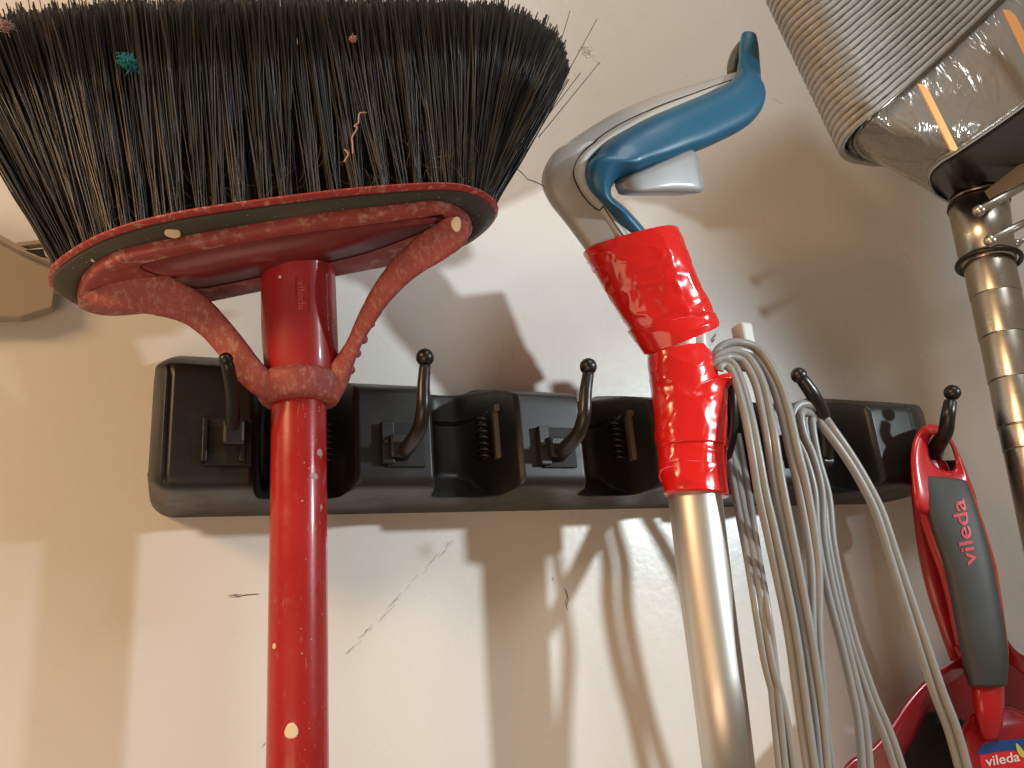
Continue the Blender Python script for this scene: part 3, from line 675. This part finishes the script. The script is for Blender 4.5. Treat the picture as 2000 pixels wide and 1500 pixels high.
for li, (pts, rpx) in enumerate(loops):
    c = path3([(a_, b_, (.083+(o_-.066)*.25) if li in (3, 4, 5) else .052+.038*min(1, max(0, (b_-880)/300)) if li > 5 else .083+(o_-.066)*.15+.012*min(1, max(0, (b_-690)/140))) for a_, b_, o_ in pts], 9); n = len(c); prs = []
    for s in (-1, 1):
        q = []
        for i, p_ in enumerate(c):
            t = (c[min(i+1, n-1)]-c[max(i-1, 0)]).normalized()
            sd = t.cross(p_.normalized()).normalized(); tw = .35+.5*math.sin(i*.05+li*1.3)
            dirv = (sd*math.cos(tw)+p_.normalized()*math.sin(tw)*.9)
            q.append(p_+dirv*s*mpp(p_)*rpx*.93)
        prs.append((q, [mpp(x)*rpx for x in q]))
    join_tubes('cord_loop', prs, M['cord'], cord, 14)

SHIFT[0] = 0.0
# ------------------------------------------------------------------ dustpan and hand brush
pan = empty('dustpan', P(1820, 1400, .04), 'red dustpan with dark scoop hanging behind the grey-gripped hand brush', 'dustpan')
ribbon('pan_handle', [(1779, 900, 1850, 905, .056, .010), (1779, 960, 1870, 960, .056, .010), (1785, 1020, 1890, 1020, .055, .010), (1795, 1090, 1910, 1085, .054, .010), (1810, 1155, 1925, 1150, .053, .010), (1831, 1220, 1940, 1215, .051, .010), (1856, 1290, 1950, 1285, .050, .010)], M['pan'], pan, 32, 8, 2.1, None, (.003, 0))
rimL = [(1868, 1262), (1876, 1285), (1858, 1302), (1832, 1318), (1800, 1342), (1768, 1380), (1735, 1430), (1700, 1468), (1660, 1492), (1630, 1540)]
def bandmesh(name, lineA, lineB, m, parent, thick=.002):
    a = cr(lineA, 6); b = cr(lineB, 6); V_ = []; F_ = []
    pa = [P(*x) for x in a]; pb = [P(*x) for x in b]; n = len(pa)
    for x, y in zip(pa, pb):
        for k in range(5):
            V_.append(x.lerp(y, k/4))
    for i in range(n-1):
        for k in range(4): F_.append((i*5+k, i*5+k+1, (i+1)*5+k+1, (i+1)*5+k))
    o = mesh(name, V_, F_, m, parent)
    s = o.modifiers.new('solid', 'SOLIDIFY'); s.thickness = thick; s.offset = 0; mod_bevel(o, thick*.3, 2)
    return o
rimA = [(u, vv, .060) for u, vv in rimL]
rimB = [(1882, 1292, .056), (1880, 1312, .053), (1862, 1330, .050), (1838, 1344, .048), (1820, 1368, .045), (1800, 1402, .042), (1778, 1446, .038), (1758, 1480, .034), (1745, 1510, .031), (1735, 1560, .026)]
bandmesh('pan_rim', rimA, rimB, M['pan'], pan, .0022)
tube('rim_edge', path3([(u, vv, .061) for u, vv in rimL], 6), .0012, M['pan'], pan, 10)
rimR = [(1962, 1245, .060), (1974, 1262, .060), (1992, 1278, .060), (2020, 1292, .060), (2060, 1320, .060)]
rimR2 = [(1962, 1275, .050), (1974, 1295, .050), (1992, 1310, .050), (2020, 1330, .050), (2060, 1360, .050)]
bandmesh('pan_rim', rimR, rimR2, M['pan'], pan, .0022)
slab('pan_floor', [(1880, 1286), (1862, 1304), (1800, 1350), (1768, 1385), (1735, 1436), (1700, 1475), (1660, 1510), (1640, 1560), (2080, 1560), (2080, 1330), (1992, 1286), (1966, 1262)], .022, .002, M['pan'], pan, .0004)
ribbon('scoop_shade', [(1755, 1440, 1770, 1500, .028, .006), (1796, 1396, 1790, 1540, .029, .010), (1850, 1392, 1850, 1560, .030, .012), (1900, 1420, 1900, 1560, .030, .012)], M['shadeblack'], pan, 24, 5, 2, lambda pt, nrm, s, th: nrm*.0015*noise.noise(pt*220), (.004, .004))['kind'] = 'stuff'  # black mound put in for the shade inside the scoop

brush = empty('hand_brush', P(1900, 1200, .07), 'red hand brush with grey soft grip, hanging by its ring on the last hook', 'hand brush')
outer = [(1786, 935), (1783, 900), (1786, 868), (1800, 840), (1824, 830), (1848, 842), (1866, 872), (1880, 905), (1893, 940)]
# ring end: outline with a hole
def ringplate(name, outr, hole, off, th, m, parent):
    A = resample(smoothpoly(outr, 5), 80); B = resample(smoothpoly(hole, 5), 80)
    k = min(range(80), key=lambda i: math.hypot(B[i][0]-A[0][0], B[i][1]-A[0][1])); B = B[k:]+B[:k]
    if math.hypot(B[20][0]-A[20][0], B[20][1]-A[20][1]) > math.hypot(B[-20][0]-A[20][0], B[-20][1]-A[20][1]): B = [B[0]]+B[:0:-1]
    mid = lerpo(A, B, .5)
    rg = [[P(u, v_, off-th) for u, v_ in A], [P(u, v_, off-th*.25) for u, v_ in A], [P(u, v_, off-.0005) for u, v_ in lerpo(A, B, .14)], [P(u, v_, off) for u, v_ in lerpo(A, B, .4)], [P(u, v_, off-.0008) for u, v_ in lerpo(A, B, .85)], [P(u, v_, off-th*.25) for u, v_ in B], [P(u, v_, off-th) for u, v_ in B]]
    v, f = rings_mesh(rg, False); n = 80
    for j in range(n): f.append((j, (j+1) % n, 6*n+(j+1) % n, 6*n+j))
    return mesh(name, v, f, m, parent)
ringplate('hanging_ring', [(1790, 990), (1781, 940), (1779, 890), (1786, 855), (1803, 833), (1825, 828), (1846, 838), (1862, 862), (1878, 895), (1892, 930), (1908, 985), (1870, 1010), (1820, 1010)],
          [(1815, 892), (1813, 868), (1820, 852), (1836, 850), (1852, 862), (1862, 885), (1866, 908), (1858, 920), (1842, 918), (1825, 908)], .070, .008, M['panwarm'], brush)
ribbon('handle_body', [(1786, 960, 1902, 962, .066, .012), (1796, 1010, 1918, 1010, .066, .014), (1812, 1060, 1932, 1056, .066, .015), (1832, 1115, 1946, 1105, .066, .016), (1846, 1165, 1955, 1155, .065, .017), (1858, 1220, 1963, 1210, .065, .018), (1872, 1280, 1970, 1270, .064, .019), (1884, 1320, 1969, 1315, .064, .018)], M['panwarm'], brush, 36, 8, 2.4)
gp = [(1798, 932, 1888, 940, .0706, .008), (1806, 975, 1902, 975, .0718, .011), (1818, 1030, 1918, 1024, .073, .0135), (1838, 1090, 1934, 1080, .074, .0155), (1852, 1145, 1946, 1134, .0745, .017), (1862, 1200, 1957, 1190, .0745, .018), (1872, 1255, 1966, 1245, .074, .020), (1883, 1305, 1970, 1296, .073, .021), (1891, 1338, 1967, 1338, .072, .020)]
GR = ribbon('soft_grip', gp, M['grip'], brush, 36, 8, 2.7, None, (.0006, .0008))
text_on('grip_word', 'vileda', GR, (1908, 1102), (1882, 974), 27, M['pink'], brush)
ribbon('neck', [(1895, 1330, 1962, 1330, .068, .018), (1900, 1370, 1962, 1368, .068, .018), (1906, 1400, 1960, 1404, .066, .016), (1916, 1428, 1954, 1426, .063, .014)], M['panwarm'], brush, 32, 6, 2.4)
BB = ribbon('brush_block', [(1888, 1404, 1990, 1388, .058, .010), (1874, 1430, 2040, 1405, .060, .016), (1872, 1470, 2070, 1450, .061, .020), (1880, 1520, 2090, 1510, .062, .022), (1890, 1570, 2100, 1560, .062, .022)], M['pan'], brush, 36, 8, 2.8, None, (.004, 0))
lab = decal('sticker', BB, smoothpoly([(1913, 1478), (1915, 1458), (1928, 1450), (1960, 1446), (2010, 1442), (2040, 1441), (2040, 1540), (1935, 1540), (1920, 1510)], 4), M['red_label'], brush, .0003, 10)
decal('sticker_band', BB, smoothpoly([(1913, 1474), (1915, 1459), (1928, 1451), (1960, 1446), (2010, 1442), (2040, 1441), (2040, 1462), (1960, 1467)], 4), M['blue_label'], lab, .0006, 6)
text_on('sticker_word', 'vileda', BB, (1925, 1497), (1991, 1486), 19, M['white'], lab, .0008)
decal('leaf_print', BB, smoothpoly([(1982, 1452), (1990, 1458), (2000, 1472), (1996, 1480), (1986, 1470)], 3), M['leaf'], lab, .0010, 3)

# ------------------------------------------------------------------ corded drum and chrome stand
lampo = empty('chrome_stand', P(1940, 700, .06), 'chrome stand with a corded drum and film-wrapped silver underside, top right', 'stand')
NRG = 26
for k in range(NRG):
    du, dv = -5.6*k, -11.6*k; do = .0011*k
    rj = random.Random(k)
    pts = [(2110+du, -175+dv, .150+do), (2030+du, -90+dv, .146+do), (1930+du, 12+dv, .140+do), (1830+du, 108+dv, .132+do), (1730+du, 196+dv, .121+do), (1680+du, 236+dv, .112+do), (1650+du, 268+dv, .100+do), (1644+du, 296+dv, .085+do), (1668+du, 312+dv, .066+do), (1715+du, 318+dv, .050+do), (1790+du, 318+dv, .036+do)]
    c = path3(pts, 7); c = [x+Vector((rj.gauss(0, .00007), rj.gauss(0, .00007), rj.gauss(0, .00007))) for x in c]
    ra = [mpp(x)*6.7*(1+.05*rj.gauss(0, 1)) for x in c]
    tube('cord_ring', c, ra, M['string'], lampo, 9)
# backing drum behind the cords
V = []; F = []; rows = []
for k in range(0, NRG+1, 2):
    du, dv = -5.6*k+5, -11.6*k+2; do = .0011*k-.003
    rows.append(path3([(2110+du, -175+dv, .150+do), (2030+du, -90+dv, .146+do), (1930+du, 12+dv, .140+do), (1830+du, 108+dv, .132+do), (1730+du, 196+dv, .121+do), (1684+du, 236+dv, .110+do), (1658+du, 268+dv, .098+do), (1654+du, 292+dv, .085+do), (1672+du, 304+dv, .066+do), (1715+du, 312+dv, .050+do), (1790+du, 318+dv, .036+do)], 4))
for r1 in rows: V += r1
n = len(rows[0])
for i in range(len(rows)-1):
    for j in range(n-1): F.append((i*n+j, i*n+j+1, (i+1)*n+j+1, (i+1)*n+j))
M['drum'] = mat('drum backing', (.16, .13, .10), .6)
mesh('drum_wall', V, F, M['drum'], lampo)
def surf(name, ca, cb, m, parent, nu=40, nv=14, bulge=0., rough=0.):
    a = [P(*x) for x in ca]; b = [P(*x) for x in cb]
    a = cr([tuple(x) for x in a], 10); b = cr([tuple(x) for x in b], 10); V_ = []; F_ = []
    for i in range(nu+1):
        s = i/nu; x = sampc(a, s); y = sampc(b, s)
        for j in range(nv+1):
            t = j/nv; p_ = x.lerp(y, t); p_ = p_-p_.normalized()*bulge*math.sin(math.pi*t)
            if rough: p_ = p_+p_.normalized()*rough*(noise.noise(Vector((s*26, t*3.0, 0)))+.5*noise.noise(Vector((s*60, t*7, 3)))+.4*abs(noise.noise(Vector((s*14, t*9, 7)))))*(1-.75*max(0, min(1, (s-.12)/.3)))*(1-.5*t)
            V_.append(p_)
    for i in range(nu):
        for j in range(nv): q_ = i*(nv+1)+j; F_.append((q_, q_+1, q_+nv+2, q_+nv+1))
    o = mesh(name, V_, F_, m, parent); s_ = o.modifiers.new('solid', 'SOLIDIFY'); s_.thickness = .0008; return o
# film-wrapped cone: from the drum's lower edge to the bottom rim
surf('film_wrap', [(1735, 322, .045), (1690, 302, .064), (1672, 276, .088), (1690, 244, .108), (1738, 200, .118), (1838, 112, .128), (1938, 18, .136), (2060, -100, .143)],
     [(1850, 392, .050), (1822, 372, .066), (1812, 342, .086), (1832, 316, .106), (1872, 292, .122), (1968, 226, .138), (2020, 186, .144), (2120, 110, .150)], M['film'], lampo, 260, 60, .004, .0042)
tube('film_edge', path3([(1850, 394, .050), (1820, 374, .066), (1810, 342, .087), (1830, 314, .108), (1872, 290, .124), (1968, 224, .140), (2020, 184, .146), (2120, 108, .152)], 8), .0010, M['film'], lampo, 8)
tube('drum_lip', path3([(1735, 324, .045), (1688, 305, .066), (1668, 276, .090), (1688, 242, .110), (1738, 196, .121), (1838, 108, .131), (1938, 14, .139), (2060, -104, .146)], 8), .0016, M['darkchrome'], lampo, 8)
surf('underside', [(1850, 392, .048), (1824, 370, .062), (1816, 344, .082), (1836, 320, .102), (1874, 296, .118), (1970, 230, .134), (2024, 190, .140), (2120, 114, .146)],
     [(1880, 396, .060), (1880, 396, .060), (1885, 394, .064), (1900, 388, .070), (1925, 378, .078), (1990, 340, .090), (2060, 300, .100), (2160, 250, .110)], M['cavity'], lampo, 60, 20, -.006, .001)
slab('orange_reflection', [(1793, 163), (1803, 165), (1812, 172), (1871, 290), (1866, 295), (1858, 293)], .142, .0008, M['orange'], lampo, .0001)  # reflection of a warm source on the film, built as a coloured strip
slab('orange_reflection', [(1960, 18), (1972, 20), (1984, 30), (2040, 140), (2032, 146), (2020, 142)], .154, .0008, M['orange'], lampo, .0001)
slab('tan_strip', [(1925, 372), (1990, 322), (2080, 280), (2080, 310), (2010, 350), (1935, 388)], .098, .001, M['wood'], lampo, .0001)
def cyl(name, a, b, r1, r2, m, n=40):
    return tube(name, [a, a.lerp(b, .5), b], [r1, (r1+r2)/2, r2], m, lampo, n)
CO = .075
def cpt(u, vv): return P(u, vv, CO)
top = cpt(1912, 386); mid = cpt(1932, 505); bot = cpt(2150, 1500)
k = mpp(top)
cyl('sleeve', cpt(1910, 398), cpt(1930, 515), k*52, k*46, M['chrome'])
cyl('sleeve_cap', cpt(1908, 384), cpt(1910, 396), k*48, k*52, M['darkchrome'])
def torus(name, c, ax, R_, r, m):
    t = ax.orthogonal().normalized(); b = ax.cross(t).normalized(); n = 40
    rg = [tuple(c+(t*math.cos(x)+b*math.sin(x))*(R_+r*math.cos(y))+ax*r*1.2*math.sin(y) for y in np.linspace(0, 2*math.pi, 10, endpoint=False)) for x in np.linspace(0, 2*math.pi, n, endpoint=False)]
    rg.append(rg[0]); v, f = rings_mesh([list(x) for x in rg], False); return mesh(name, v, f, m, lampo)
ax = (cpt(1930, 515)-cpt(1910, 398)).normalized()
torus('ring_seal', cpt(1911, 402), ax, k*51, k*3.2, M['ringrubber'])
torus('ring_seal', cpt(1931, 513), ax, k*52, k*4.5, M['ringrubber'])
seg = [(1931, 516), (1945, 580), (1962, 660), (1980, 745), (1998, 835), (2008, 880), (2060, 1120), (2120, 1400)]
for i in range(len(seg)-1):
    a, b = cpt(*seg[i]), cpt(*seg[i+1]); d = (b-a).normalized(); rad_ = mpp(a)*(44-i*.4)
    tube('pole_section', [a, a+d*.0006, b-d*.0006, b], [rad_*.993, rad_, rad_, rad_*.993], M['chrome'], lampo, 48)
for (a, b, r_) in (((1912, 411, .112), (2040, 342, .112), 8), ((1934, 470, .112), (2060, 405, .112), 8), ((1985, 476, .08), (2060, 440, .08), 5)):
    p_, q_ = P(*a), P(*b); tube('rod', [p_, q_], mpp(p_)*r_, M['chrome'], lampo, 20); ball('rod_end', p_, mpp(p_)*(r_+4), M['chrome'], lampo, 14)

# ------------------------------------------------------------------ bracket at the left edge
brk = empty('wall_bracket', P(60, 500, .01), 'brown grey plastic bracket on the wall behind the left end of the broom', 'bracket')
def bar(name, pts, wpx, th):
    c = [P(*x) for x in pts]
    for i in range(len(c)-1):
        a, b = c[i], c[i+1]; m_ = (a+b)/2; d = (b-a)/2; nrm = d.cross(Vector((0, 1, 0))).normalized()
        box(name, m_, d*1.04, Vector((0, th/2, 0)), nrm*mpp(m_)*wpx/2, M['bracket'], brk, .0003)
slab('bracket_plate', [(-120, 400), (0, 462), (45, 490), (95, 512), (112, 540), (104, 600), (40, 620), (-120, 620)], .010, .006, M['bracket'], brk, .001)
bar('bracket_arm', [(-40, 445, .014), (40, 488, .014), (100, 512, .014)], 9, .004)
bar('bracket_brace', [(35, 481, .014), (120, 472, .014)], 9, .004)
bar('bracket_brace', [(84, 478, .014), (104, 508, .014)], 7, .004)
slab('bracket_hollow_shade', [(50, 488), (84, 486), (90, 502), (80, 501)], .0165, .001, M['dark'], brk)  # dark sheet painting the shade inside the open triangle
